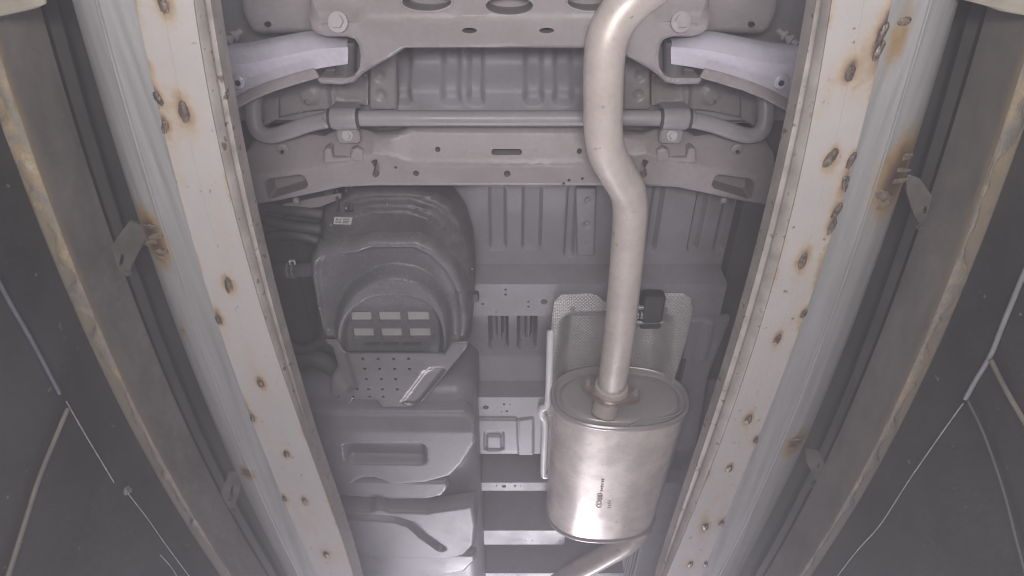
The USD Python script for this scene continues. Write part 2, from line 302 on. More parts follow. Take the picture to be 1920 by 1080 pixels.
RIGHT = dict(
 A=[(1673,0),(1661,50),(1643,127),(1607,281),(1593,330),(1557,450),(1533,517),(1500,607),(1485,660),(1440,770),(1419,832),(1362,966),(1317,1080)],
 B=[(1564,0),(1545,92),(1524,193),(1501,308),(1478,430),(1445,560),(1412,660),(1348,832),(1250,1080)],
 C=[(1530,0),(1514,92),(1489,219),(1468,320),(1433,460),(1400,580),(1379,640),(1321,832),(1240,1068)],
 R=[(1739,0),(1720,98),(1696,184),(1658,308),(1630,397),(1600,480),(1540,647),(1501,746),(1456,852),(1391,986),(1352,1080)],
 S=[(1788,0),(1764,98),(1736,213),(1720,284),(1701,367),(1660,473),(1614,600),(1590,664),(1534,795),(1462,958),(1406,1080)],
 T=[(1841,12),(1827,89),(1803,207),(1767,320),(1747,370),(1710,467),(1667,583),(1640,660),(1590,766),(1525,905),(1436,1080)],
 V=[(1920,98),(1904,166),(1862,296),(1820,420),(1777,540),(1741,640),(1680,750),(1631,844),(1566,966),(1501,1080)])
YS = np.concatenate([np.linspace(-0.35, 0.0, 5), np.arange(0.02, 1.9, 0.012), np.linspace(1.92, 4.4, 14)])
def ribbon(pts_of_y, ys=YS):          # pts_of_y: y -> closed section (x, z)
    return loft([[(x, y, z) for x, z in pts_of_y(y)] for y in ys])
SIDES = {}
for side, D, sg in (('left', LEFT, 1), ('right', RIGHT, -1)):
    cv = dict(A=curve_of(D['A'], RAIL_Z), B=curve_of(D['B'], RAIL_Z), C=curve_of(D['C'], RAIL_Z + 0.022), R=curve_of(D['R'], RAIL_Z + 0.006, 2),
              S=curve_of(D['S'], RAIL_Z + 0.03, 2), T=curve_of(D['T'], 0.91, 2), V=curve_of(D['V'], 0.81, 2))
    SIDES[side] = cv
    SEAM = lambda y, c=cv: c['A'](y) * 0.54 + c['B'](y) * 0.46
    # --- pale strip rail
    t = thing('strip_rail', f'pale welded flat steel strip edging the pit opening on the {side} of the picture', 'steel rail')
    a, b, c_ = cv['A'], cv['B'], cv['C']
    def outer(y): s = SEAM(y); e = s - sg * 0.0002; return [(a(y), RAIL_Z), (e, RAIL_Z), (e, RAIL_Z + 0.008), (a(y), RAIL_Z + 0.008)]
    def inner(y):
        s = SEAM(y) + sg * 0.0002; B, C = b(y), c_(y); M_ = B * 0.35 + C * 0.65
        return [(s, RAIL_Z - .0005), (B, RAIL_Z - .0005), (B, RAIL_Z + 0.008), (s, RAIL_Z + 0.008)]
    def lip(y):
        B, C = b(y) + sg * 0.0004, c_(y); M_ = B * 0.38 + C * 0.62
        return [(B, RAIL_Z + 0.0012), (M_, RAIL_Z + 0.009), (M_ - sg * 0.0012, RAIL_Z + 0.018), (M_ - sg * 0.0004, RAIL_Z + 0.020), (C - sg * .0012, RAIL_Z + 0.0225), (C, RAIL_Z + 0.021), (C, RAIL_Z + 0.05), (B, RAIL_Z + 0.05)]
    seamw = [(310,8),(345,210),(437,535),(487,720),(530,852),(567,940),(600,1040)] if side == 'left' else [(1592,138),(1556,296),(1498,490),(1452,636),(1403,787),(1366,878),(1330,988),(1295,1058)]
    edgew = [(293,185),(305,238),(410,600),(478,785),(533,935)] if side == 'left' else [(1652,62),(1649,96),(1597,300),(1588,345),(1572,395),(1565,425),(1504,588),(1422,826),(1356,982),(1322,1058)]
    spots = []
    for i, (u, v) in enumerate(seamw):
        w = W(u, v, RAIL_Z); w[0] = SEAM(w[1]) + sg * 0.001; spots.append((w[0], w[1], [0.012, 0.011][i % 2] * (1.15 if i == 1 else 0.85), 0.021 * (1.2 if i in (1, 2) else 0.9), i))
    for i, (u, v) in enumerate(edgew):
        w = W(u, v, RAIL_Z); w[0] = a(w[1]) + sg * 0.003; spots.append((w[0], w[1], 0.0075, 0.022 if side == 'right' and i < 6 else 0.016, 40 + i))
    SP_ = np.array([s[:4] for s in spots])
    SMEAR = [(float(a(y) + (b(y) - a(y)) * RNG.uniform(0, .9)), y, RNG.uniform(.006, .016), RNG.uniform(.02, .07), RNG.uniform(.06, .17)) for y in RNG.uniform(.05, 1.4, 12)]
    def scorch(p, SP_=SP_, SEED=len(side)):
        out = np.zeros(len(p)); p = p + 0.007 * (np.stack([meshkit.fbm(p * 70 + 3 * i, 3, i) for i in range(3)], -1) - 0.5) * (1, 1.6, 0)
        for x, y, rx, ry in SP_:
            k, k2, k3 = meshkit.noise(np.array([[x * 31, y * 31, 0.3], [x * 57, y * 43, 2.1], [y * 91, x * 77, 4.7]]), 5)
            rx, ry = rx * (0.75 + 0.5 * k2), ry * (0.65 + 0.6 * k3)
            d = np.sqrt(((p[:, 0] - x - sg * 0.004 * (k - .5)) / (rx * 1.45)) ** 2 + ((p[:, 1] - y + 0.012 * (k - .4)) / (ry * 1.45)) ** 2)
            out += (0.5 + 0.4 * k) * np.exp(-d ** 2 * 3.2) + 0.30 * k ** 1.5 * np.exp(-(((p[:, 0] - x + sg * .006 * (k2 - .5)) / (rx * 2.6)) ** 2 + ((p[:, 1] - y - .03 * (k3 - .5)) / (ry * 2.6)) ** 2))
        for x, y, rx, ry, am in SMEAR: out += am * np.exp(-((p[:, 0] - x) / rx) ** 2 - ((p[:, 1] - y) / ry) ** 2)
        ed = np.minimum(np.abs(p[:, 0] - a(p[:, 1])), np.abs(p[:, 0] - b(p[:, 1])))
        out += np.exp(-ed / .0035) * np.clip(meshkit.fbm(np.stack([p[:, 1] * 16, p[:, 0] * 30, 0 * p[:, 0] + SEED], -1), 4, 4) - .50, 0, 1) * 2.2
        return np.clip(out, 0, 1)
    def fine(fn, k=9):                # the flat undersides need points for the stains: split the section edges
        def g(y):
            s = fn(y); o = []
            for i in range(len(s)):
                p, q = np.array(s[i]), np.array(s[(i + 1) % len(s)]); n_ = k if i == 0 else 1
                o += [tuple(p + (q - p) * j / n_) for j in range(n_)]
            return o
        return g
    YF = np.concatenate([np.linspace(-0.35, 0.0, 5), np.arange(0.01, 1.75, 0.004), np.linspace(1.8, 4.4, 14)])
    for nm, fn in (('outer_strip', outer), ('inner_strip', inner)):
        p = part(t, nm, ribbon(fine(fn), YF), 'strip_white', smooth=25); vary(p, 'scorch', scorch)
    part(t, 'lip', ribbon(lip, YF[::2]), 'lip_steel', smooth=20)
    for x, y, rx, ry, i in spots:
        part(t, 'weld', join(lump((x, y, RAIL_Z - 0.0005), (rx * 0.55, ry * 0.55, 0.0035), i + 3 * len(side), 0.38, 3, RNG.uniform(-.4, .4)), lump((x + rx * .15, y - ry * .3, RAIL_Z - 0.002), (rx * 0.3, ry * 0.28, 0.0025), i + 9, 0.5, 2)), 'weld_metal', smooth=True)
    # --- galvanised beam
    t = thing('galvanised_beam', f'bluish galvanised steel beam with a rounded edge beside the {side} pale strip', 'steel beam')
    r_, s_ = cv['R'], cv['S']
    _f = np.linspace(0, 1, 60); _t = np.tan(np.radians(6 + 62 * _f ** 1.15)); _r = np.concatenate([[0], np.cumsum((_t[1:] + _t[:-1]) / 2) / 59])
    RISE = lambda f: np.interp(f, _f, _r)
    def galv(y):
        A, R, S = a(y) + sg * 0.012, r_(y), s_(y); o = [(A, RAIL_Z + 0.009)]
        for k in range(1, 6): o.append((A + (R - A) * k / 6, RAIL_Z + 0.009))
        o += [(R + sg * .0022, RAIL_Z + 0.0085), (R + sg * .0014, RAIL_Z + 0.0055), (R, RAIL_Z + 0.0042), (R - sg * .0014, RAIL_Z + 0.0058), (R - sg * .0022, RAIL_Z + 0.0095)]
        E_ = S - sg * 0.024; w = E_ - R; rad = abs(w) * float(RISE(1.0))
        for k in range(1, 17): o.append((R + w * k / 16, RAIL_Z + 0.0095 + abs(w) * float(RISE(k / 16))))
        return o + [(E_, RAIL_Z + 0.02 + rad), (A, RAIL_Z + 0.02 + rad)]
    pads = [(283,450,.020,.040),(463,888,.014,.016),(338,628,.008,.010)] if side == 'left' else [(1688,335,.026,.052),(1495,838,.022,.028),(1683,70,.010,.035)]
    PD = np.array([[*W(u, v, RAIL_Z + 0.012)[:2], rx, ry] for u, v, rx, ry in pads])
    def scorch2(p, PD=PD): return np.clip(sum((.95 if i == 0 else .85 if i == 1 else .42) * np.exp(-(((p[:, 0] - x) / rx) ** 2 + ((p[:, 1] - y) / ry) ** 2) * 0.9) for i, (x, y, rx, ry) in enumerate(PD)), 0, 1)
    p = part(t, 'beam', ribbon(galv, YF[::2]), 'galvanised', smooth=30); vary(p, 'scorch', scorch2)
    def under(x, y):                  # level of the beam's underside
        R = float(r_(y)); w = float(s_(y)) - sg * .024 - R; f_ = (x - R) / w
        return RAIL_Z + .009 if f_ < 0 else RAIL_Z + .0095 + abs(w) * float(RISE(min(f_, 1)))
    for i, (x, y, rx, ry) in enumerate(PD):
        for k in range(5 if i == 0 else 3 if i == 1 else 1):
            bx, by = x + sg * rx * RNG.uniform(-.1, .75), y + (k - 1.6) * ry * 0.34
            part(t, 'weld_bead', lump((bx, by, under(bx, by) - .0005), (rx * RNG.uniform(.4, .85), ry * RNG.uniform(.07, .16), 0.002), 60 + i * 5 + k + len(side), 0.4, 3, RNG.uniform(-.45, .45)), 'weld_tan', smooth=True)
    # --- angled side beam of the pit edge, with its crust of rust
    t = thing('edge_beam', f'dark brown rusty steel beam along the {side} wall of the pit', 'steel beam')
    T, V = cv['T'], cv['V']
    def brown(y):
        v0, t0 = V(y), T(y); o = [(v0 + (t0 - v0) * k / 8, 0.81 + 0.10 * k / 8) for k in range(9)]
        return o + [(t0 - sg * 0.006, 0.913), (v0 - sg * 0.008, 0.822), (v0 - sg * 0.07, 0.818), (v0 - sg * 0.07, 0.810)]
    def rust(p, V=V):
        d = np.abs(p[:, 0] - V(p[:, 1])) + np.abs(p[:, 2] - 0.81); g = meshkit.fbm(np.stack([p[:, 1] * 6, p[:, 2] * 4, 0 * p[:, 0]], -1), 3, 3)
        far = np.clip((1.15 - p[:, 1]) / 0.8, 0.12, 1)
        return np.clip(np.exp(-(d / 0.007) ** 1.1) * (0.2 + 0.8 * g) * (0.35 + 0.65 * far), 0, 1)
    p = part(t, 'beam_face', ribbon(brown, YF[::2]), 'brown_steel', smooth=25); vary(p, 'rust', rust)
    ys = np.arange(0.02, 2.3, 0.006)
    def crust(y, sg=sg, V=V):
        v0 = V(y); far = np.clip(1.35 - y * 0.75, .22, 1.0)
        g = meshkit.fbm(np.array([[y * 22, sg * 3.1, .2], [y * 60, sg * 5.0, .7], [y * 9, 2.2, sg]]), 3, 11); w = (0.004 + 0.085 * max(g[0] - .27, 0) * (0.4 + 1.4 * g[2])) * far
        d = 0.0012 + 0.0035 * g[1]
        return [(v0 - sg * 0.0005, 0.8098), (v0 - sg * w * 0.1, 0.8085 - d * 0.6), (v0 - sg * w * 0.4, 0.8085 - d), (v0 - sg * w * 0.8, 0.8095 - d * (0.3 + g[1])), (v0 - sg * w, 0.8098), (v0 - sg * w * .5, 0.8099)]
    p = part(t, 'rust_crust', ribbon(crust, ys), 'rust_crust', smooth=40)
    vary(p, 'rust', lambda q, sg=sg: np.clip((meshkit.fbm(np.stack([q[:, 1] * 14, q[:, 0] * 60, 0 * q[:, 0] + sg], -1), 4, 8) - .18) * 1.5 * np.clip(1.35 - q[:, 1] * .8, .35, 1), 0.05, 1))
    # --- the deck above the gap
    ys2 = YS[::3]
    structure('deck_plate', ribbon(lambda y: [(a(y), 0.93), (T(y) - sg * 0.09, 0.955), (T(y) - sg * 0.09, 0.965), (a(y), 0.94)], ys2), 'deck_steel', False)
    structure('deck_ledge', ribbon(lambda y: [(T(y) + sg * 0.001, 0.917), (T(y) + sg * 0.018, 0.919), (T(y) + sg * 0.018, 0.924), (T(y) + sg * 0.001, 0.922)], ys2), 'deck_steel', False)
    # --- the pit wall below
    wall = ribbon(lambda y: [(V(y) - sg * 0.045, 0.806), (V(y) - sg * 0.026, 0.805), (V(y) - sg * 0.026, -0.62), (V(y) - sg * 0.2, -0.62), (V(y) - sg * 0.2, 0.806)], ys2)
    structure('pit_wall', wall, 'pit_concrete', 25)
structure('pit_floor', box((-1.1, -0.4, -0.7), (1.1, 4.4, -0.6)), 'floor_concrete', False)

# ---- brackets from the galvanised beams to the edge beams
def bracket(which, poly, z, slot, bolt, mate='galvanised'):
    t = thing('bracket', which, 'bracket')
    o = rounded(PX(poly, z), 0.003); hole = rounded(PX(slot, z), 0.0015)
    p = part(t, 'strap', prism(o, z, z + 0.005, [hole]), 'strap_steel', smooth=False)
    w = W(bolt[0], bolt[1], z)
    part(t, 'bolt', hexbolt(w + (0, 0, 0.001), 0.0045, 0.005), 'strap_steel')
bracket('short slotted steel strap bracket bridging the left gap, nearer the top of the picture', [(208,462),(243,414),(285,430),(262,468),(250,492),(240,513),(222,508)], 0.85, [(226,478),(232,475),(233,484),(228,500),(223,497)], (239,511))
bracket('small slotted strap bracket in the left gap low beside the fuel tank side', [(414,925),(430,885),(466,880),(452,905),(446,930),(438,955),(428,952)], 0.85, [(433,912),(438,911),(436,930),(431,942),(429,936)], (439,958))
bracket('scorched strap bracket bridging the right gap, nearer the top of the picture', [(1700,325),(1725,335),(1748,368),(1737,405),(1728,424),(1716,408),(1700,360)], 0.85, [(1733,388),(1737,386),(1739,394),(1734,404),(1731,399)], (1726,425))
bracket('small strap bracket in the right gap level with the muffler', [(1510,840),(1534,845),(1545,868),(1538,890),(1530,906),(1524,890),(1512,865)], 0.85, [(1534,868),(1537,866),(1538,872),(1534,880),(1532,876)], (1521,909))
# ---- end plates across the top corners
for lab, poly in (('left', [(-60,-30),(75,-60),(78,10),(60,18),(-60,45)]), ('right', [(1795,-60),(1980,-60),(1980,40),(1880,22),(1846,10),(1795,-2)])):
    t = thing('cross_plate', f'yellowish steel cross plate at the far top {lab} corner of the pit', 'steel plate')
    part(t, 'plate', sheet(rounded(PX(poly, 0.79), 0.004), 0.79, 0.006, res=0.02, edge=(0.008, 0.004)), 'end_plate')
# ---- cables and hoses clipped to the pit walls
def on_wall(pts, side, off=0.004):
    V = SIDES[side]['V']; s = 1 if side == 'left' else -1; out = []
    for u, v in pts:
        x = -0.72 * s
        for _ in range(6):
            w = WX(u, v, x); x = float(V(w[1]) - s * (0.026 - off))
        out.append(WX(u, v, x))
    return np.array(out)
def cable(name, label, pts, side, r, mat, cat='cable'):
    c = spline(on_wall(pts, side), 10); 
    p = path_for('/World', name); m = usdkit.mesh(stage, p, tube(c, r, 10), MAT[mat], True); tag(m.GetPrim(), label, cat)
cable('pipe', 'grey blue conduit running down the left pit wall at the picture edge', [(-15,505),(20,570),(60,640),(112,738)], 'left', 0.0031, 'cable_blue', 'conduit')
cable('cable', 'thin whitish cable continuing the left grey conduit towards the bolt', [(124,752),(160,815),(190,865),(214,905)], 'left', 0.0013, 'cable_white')
cable('cable', 'fine grey wire below the bolt on the left pit wall', [(240,925),(275,970),(310,1020),(356,1082)], 'left', 0.0012, 'cable_white')
cable('cable', 'short fine wire next to the bottom edge on the left pit wall', [(300,1040),(320,1062),(338,1090)], 'left', 0.0012, 'cable_white')
cable('hose', 'tan hose branching off steeply down the left pit wall', [(127,766),(98,835),(72,900),(45,985),(12,1090)], 'left', 0.0034, 'cable_tan', 'hose')
cable('pipe', 'pale grey conduit running down the right pit wall at the picture edge', [(1940,470),(1915,525),(1880,610),(1858,665),(1830,712),(1810,748)], 'right', 0.0036, 'cable_grey', 'conduit')
cable('cable', 'thin dusty white cable continuing the right conduit past the beam to the bottom edge', [(1806,756),(1770,806),(1735,856),(1700,907),(1650,984),(1605,1035),(1555,1100)], 'right', 0.0014, 'cable_white')
cable('hose', 'tan hose branching off to the right edge from the right conduit', [(1858,675),(1878,715),(1900,755),(1930,805)], 'right', 0.0036, 'cable_tan', 'hose')
cable('cable', 'faint dark cable drooping below the conduit on the right pit wall', [(1815,752),(1845,815),(1880,915),(1905,1010),(1925,1085)], 'right', 0.002, 'mud_metal')
t = thing('wall_bolt', 'single bright bolt head on the dark left pit wall', 'bolt')
w = on_wall([(237, 920)], 'left', 0.0)[0]
part(t, 'bolt_head', m3.Manifold.cylinder(0.006, 0.0058, 0.0052, 6).rotate((0, 90, 0)).translate(tuple(w + (0.0015, 0, 0))), 'bright_steel')
part(t, 'washer', m3.Manifold.cylinder(0.0018, 0.0085, 0.0085, 24).rotate((0, 90, 0)).translate(tuple(w)), 'bolt_steel')

# ================================================================== THE CAR, seen from below
CAR = thing('car', 'underside of a grey car above the pit, with exhaust pipe, muffler and fuel tank', 'car')
def hole(u, v, z, r, n=18, flat=1.0): c = W(u, v, z); return ellipse(c[0], c[1], r, r * flat, n)
# ---- floor pan
def grid_sheet(xs, ys, zf, th=0.004):
    X, Y = np.meshgrid(xs, ys, indexing='ij'); P = np.stack([X.ravel(), Y.ravel()], -1); z = zf(P); k = len(ys)
    i, j = np.meshgrid(np.arange(len(xs) - 1), np.arange(k - 1), indexing='ij'); a = (i * k + j).ravel()
    q = np.stack([a, a + 1, a + k + 1, a + k], -1); n_ = len(P)
    v = np.vstack([np.column_stack([P, z]), np.column_stack([P, z + th])])
    return v, np.vstack([q[:, [0, 1, 2]], q[:, [0, 2, 3]], q[:, [2, 1, 0]] + n_, q[:, [3, 2, 0]] + n_])
FZ = 1.20
ribs = []
def rib(u0, u1, v0, v1, z, rise, fil=0.004, r=0.006):
    p = np.array([W(u0, v0, z), W(u1, v0, z), W(u1, v1, z), W(u0, v1, z)])[:, :2]
    x0, x1 = (p[0, 0] + p[3, 0]) / 2, (p[1, 0] + p[2, 0]) / 2
    ribs.append((rounded([(x0, p[0, 1]), (x1, p[0, 1]), (x1, p[2, 1]), (x0, p[2, 1])], min(r, abs(x1 - x0) * .45)), rise, fil))
for u0, u1 in ((832, 862), (880, 905), (985, 1015), (742, 770), (1040, 1070)): rib(u0, u1, 60, 178, FZ, 0.018, 0.006)
for u0, u1, v1 in ((918, 948, 466), (981, 1014, 466), (1062, 1078, 480), (1218, 1236, 470), (1300, 1318, 470), (1352, 1368, 470)): rib(u0, u1, 352, v1, FZ + .0, 0.016, 0.004)
for u0, u1 in ((919, 950), (973, 1004)): rib(u0, u1, 560, 655, 1.19, 0.040, 0.004, 0.012)
for u0, u1 in ((931, 941), (986, 996)): rib(u0, u1, 560, 640, 1.19, -0.034, 0.003, 0.004)
def floor_z(P):
    z = np.full(len(P), FZ); y = P[:, 1]
    z += -0.01 * sstep(y - 0.87, 0.004)
    z += -0.032 * np.clip((y - 1.047) / 0.058, 0, 1)
    z += 0.07 * sstep(y - 1.33, 0.006) - 0.03 * sstep(y - 1.38, 0.004)
    z += 0.02 * sstep(y - 1.50, 0.004)
    z += -0.05 * sstep(y - 0.335, 0.022) * sstep(0.42 - y, 0.01)
    for poly, rise, fil in ribs: z += rise * sstep(sdf(poly, P), fil)
    return z
xs = np.arange(-0.62, 0.62, 0.004); ysf = np.arange(0.0, 2.45, 0.005)
part(CAR, 'floor_pan', grid_sheet(xs, ysf, floor_z), 'floor_paint', 30, label='ribbed grey sheet metal floor between the crossmembers')
# ---- pressed strip with dimples on panel two
t = part(CAR, 'floor_stiffener', sheet(rounded(np.array([W(1080, 352, 1.19), W(1118, 352, 1.19), W(1114, 478, 1.19), W(1082, 478, 1.19)])[:, :2], 0.004), 1.185, 0.012, [(hole(1104, 375, 1.19, 0.008), 0.006, 0.004), (hole(1100, 420, 1.19, 0.007), 0.006, 0.004)], res=0.004, edge=(0.003, 0.003)), 'floor_paint')
for v in (377, 419, 454): part(t, 'stud', m3.Manifold.sphere(0.0045, 16).scale((1, 1, .5)).translate(tuple(W(1101, v, 1.184))), 'underbody_paint' if v < 450 else 'bolt_steel', True)
# ---- floor crossmembers, each a shallow hat section with its own holes
def hat(y0, y1, z, ztop, x0, x1, holes, mat='floor_paint', label=None, r=0.004, lead=0.004):
    m = m3.Manifold.hull_points(np.array([(x, y, zz) for x in (x0, x1) for y, zz in ((y0, z), (y1, z), (y1 + .004, ztop), (y0 - lead, ztop))]))
    sp = [(hole(u, v, z, rr), z - .01, z + dp) for u, v, rr, dp in holes]
    return part(CAR, 'floor_crossmember', drill(m, sp), mat, 25, label)
yv = lambda v, z: float(W(960, v, z)[1])
hat(yv(533, 1.13), yv(592, 1.13), 1.13, 1.22, -0.44, 0.485, [(948,543,.003,.02),(948,552,.003,.02),(991,566,.0028,.02),(991,575,.0028,.02),(1020,566,.0075,.03),(905,570,.003,.02),(930,585,.002,.01)], lead=0.012)
ycb0, ycb1 = yv(745, 1.10), yv(851, 1.10)
plate = sheet(rect((-0.42 + 0.085) / 2, (ycb0 + ycb1) / 2, 0.505, ycb1 - ycb0), 1.10, 0.06, [
    (rounded(PX([(893,784),(970,784),(972,846),(893,846)], 1.10), 0.006), -0.006, 0.003),
    (rounded(PX([(972,786),(1000,782),(1000,852),(972,853)], 1.10), 0.004), -0.004, 0.003),
    (np.array(rounded(PX([(908,806),(944,806),(944,840),(908,840)], 1.10), 0.006)), 0.006, 0.003),
    (np.array(rounded(PX([(913,815),(940,815),(940,842),(913,842)], 1.10), 0.004)), -0.006, 0.003)], res=0.0025)
plate = drill(plate, [(hole(911,764,1.1,.0075), 1.08, 1.13), (hole(945,758,1.1,.0035), 1.08, 1.13), (hole(956,758,1.1,.002), 1.08, 1.13), (hole(940,772,1.1,.002), 1.08, 1.13), (hole(950,771,1.1,.0035), 1.08, 1.13)])
part(CAR, 'floor_crossmember', plate, 'strip_paint', 25, 'flat crossmember with stamped squares beside the heat shield')
part(CAR, 'floor_crossmember', box((-0.42, ycb0 + .004, 1.157), (0.46, ycb1 - .004, 1.185)), 'floor_paint', False)
hat(yv(905, 1.08), yv(920, 1.08), 1.08, 1.20, -0.42, 0.47, [(931,911,.0025,.02),(945,912,.006,.02),(966,911,.0035,.02),(976,911,.002,.02)], 'strip_paint')
hat(yv(995, 1.08), yv(1021, 1.08), 1.08, 1.23, -0.42, 0.16, [(986,1014,.0022,.01),(998,1014,.0022,.01),(1050,1014,.0022,.01)], 'strip_paint')
hat(yv(1075, 1.08), yv(1110, 1.08), 1.08, 1.23, -0.42, 0.36, [], 'strip_paint')
# ---- the side rail on the right, a channel with a raised rib
srail = sheet(rounded(np.array([W(1290, 596, 1.13), W(1372, 594, 1.13), W(1330, 700, 1.13), W(1262, 1090, 1.13), W(1180, 1090, 1.13), W(1265, 740, 1.13)])[:, :2], 0.006), 1.125, 0.004,
              [(rounded(PX([(1322,600),(1340,598),(1322,672),(1306,672)], 1.13), 0.006), -0.008, 0.003)], res=0.006, edge=(0.006, 0.014))
part(CAR, 'side_rail', srail, 'floor_paint')
for s in (-1, 1):
    part(CAR, 'sill', box((0.49 if s > 0 else -0.68, 0.28, 1.16), (0.68 if s > 0 else -0.49, 2.4, 1.22)), 'mud_metal', False)
sr2 = np.array([(0.40, 1.0, 1.12), (0.385, 1.35, 1.10), (0.37, 1.7, 1.09), (0.36, 2.1, 1.09)])
part(CAR, 'brake_line', tube(spline(sr2, 8), 0.004, 10), 'hose_rubber', True); part(CAR, 'fuel_line', tube(spline(sr2 + (0.022, 0, .004), 8), 0.005, 10), 'hose_rubber', True)

# ---- rear crossmember with its arm pockets
Z1 = 1.00
half = [(962,-75),(585,-75),(577,-10),(577,38),(584,56),(596,64),(612,69),(650,69)]
pocket = [(664,74),(672,86),(675,108),(673,130),(664,144),(650,148),(597,148)]
rest = [(594,151),(600,158),(640,159),(662,155),(678,141),(735,109),(757,93),(962,92)]
hp = PX(half + pocket + rest, Z1); g1 = Polygon(hp).buffer(0); g1 = g1.union(Polygon(mir(hp)).buffer(0)).buffer(0.0005)
o1 = np.array(g1.exterior.coords)[:-1]
o1 = rounded(o1, 0.0035)
yfold = yv(29, Z1)
m = prism(o1, Z1, Z1 + 0.075).refine_to_length(0.006)
def wf(p):
    p = np.array(p, float); d = sdf(o1, p[:, :2]); t = np.clip(1 - d / 0.006, 0, 1); low = p[:, 2] < Z1 + 0.03
    mid = sstep(0.235 - np.abs(p[:, 0] - XC), 0.02)
    dz = 0.004 * (1 - np.sqrt(np.maximum(1 - t * t, 0))) + mid * (0.55 * np.maximum(yfold - p[:, 1], 0) + 0.25 * np.maximum(p[:, 1] - yfold - .012, 0))
    dz += 0.010 * (1 - mid) * sstep(0.0 - (p[:, 1] - yv(40, Z1)), 0.012)
    p[:, 2] += np.where(low, dz, 0); return p
m = m.warp_batch(wf)
bigs = [(800, 4), (955, 10), (1110, 4)]
m = drill(m, [(ellipse(*W(u, v, Z1 + .01)[:2], 0.036 if u == 955 else .038, 0.0115), Z1 - .03, Z1 + .06) for u, v in bigs] + [(ellipse(*W(u, 58, Z1)[:2], 0.0115, 0.0042), Z1 - .03, Z1 + .05) for u in (880, 1025)])
XM = part(CAR, 'rear_crossmember', m, 'frame_paint', 28, 'wide pressed crossmember with oval holes across the top')
for u, v in (bigs[0], bigs[2]):
    c = W(u, v, Z1 + .01); e = ellipse(c[0], c[1], 0.039, 0.0125, 40); zz = Z1 + 0.55 * np.maximum(yfold - e[:, 1], 0) + .001
    part(XM, 'hole_rim', tube(np.column_stack([np.vstack([e, e[:2]]), np.append(zz, zz[:2])]), 0.0022, 8, False), 'underbody_paint', True)
for s in (0, 1):
    f = (lambda p: np.array([2 * XC - p[0], p[1], p[2]])) if s else (lambda p: np.asarray(p))
    c = f(W(634, 42, Z1 - 0.002))
    part(XM, 'bolt', hexbolt(c, 0.0105, 0.013, True, (-22, 0, 0)), 'bolt_steel')
    q = PX([(598,44),(690,38),(690,47),(598,53)], Z1); q = mir(q) if s else q
    part(XM, 'slot_rib', sheet(rounded(q, 0.003), Z1 + .0005, 0.012, res=0.004, edge=(0.004, 0.004)), 'frame_paint')
    # bushing deep in the pocket
    q = PX([(596,72),(668,76),(670,146),(598,150)], Z1); q = mir(q) if s else q
    part(XM, 'pocket_lining', prism(q, Z1 + 0.045, Z1 + 0.07), 'bracket_steel', False)
    a = np.array([f(W(648, 75, 1.03)), f(W(648, 146, 1.03))]); part(XM, 'bushing', tube(np.linspace(a[0], a[1], 6), 0.0165, 24), 'mud_metal', 40)

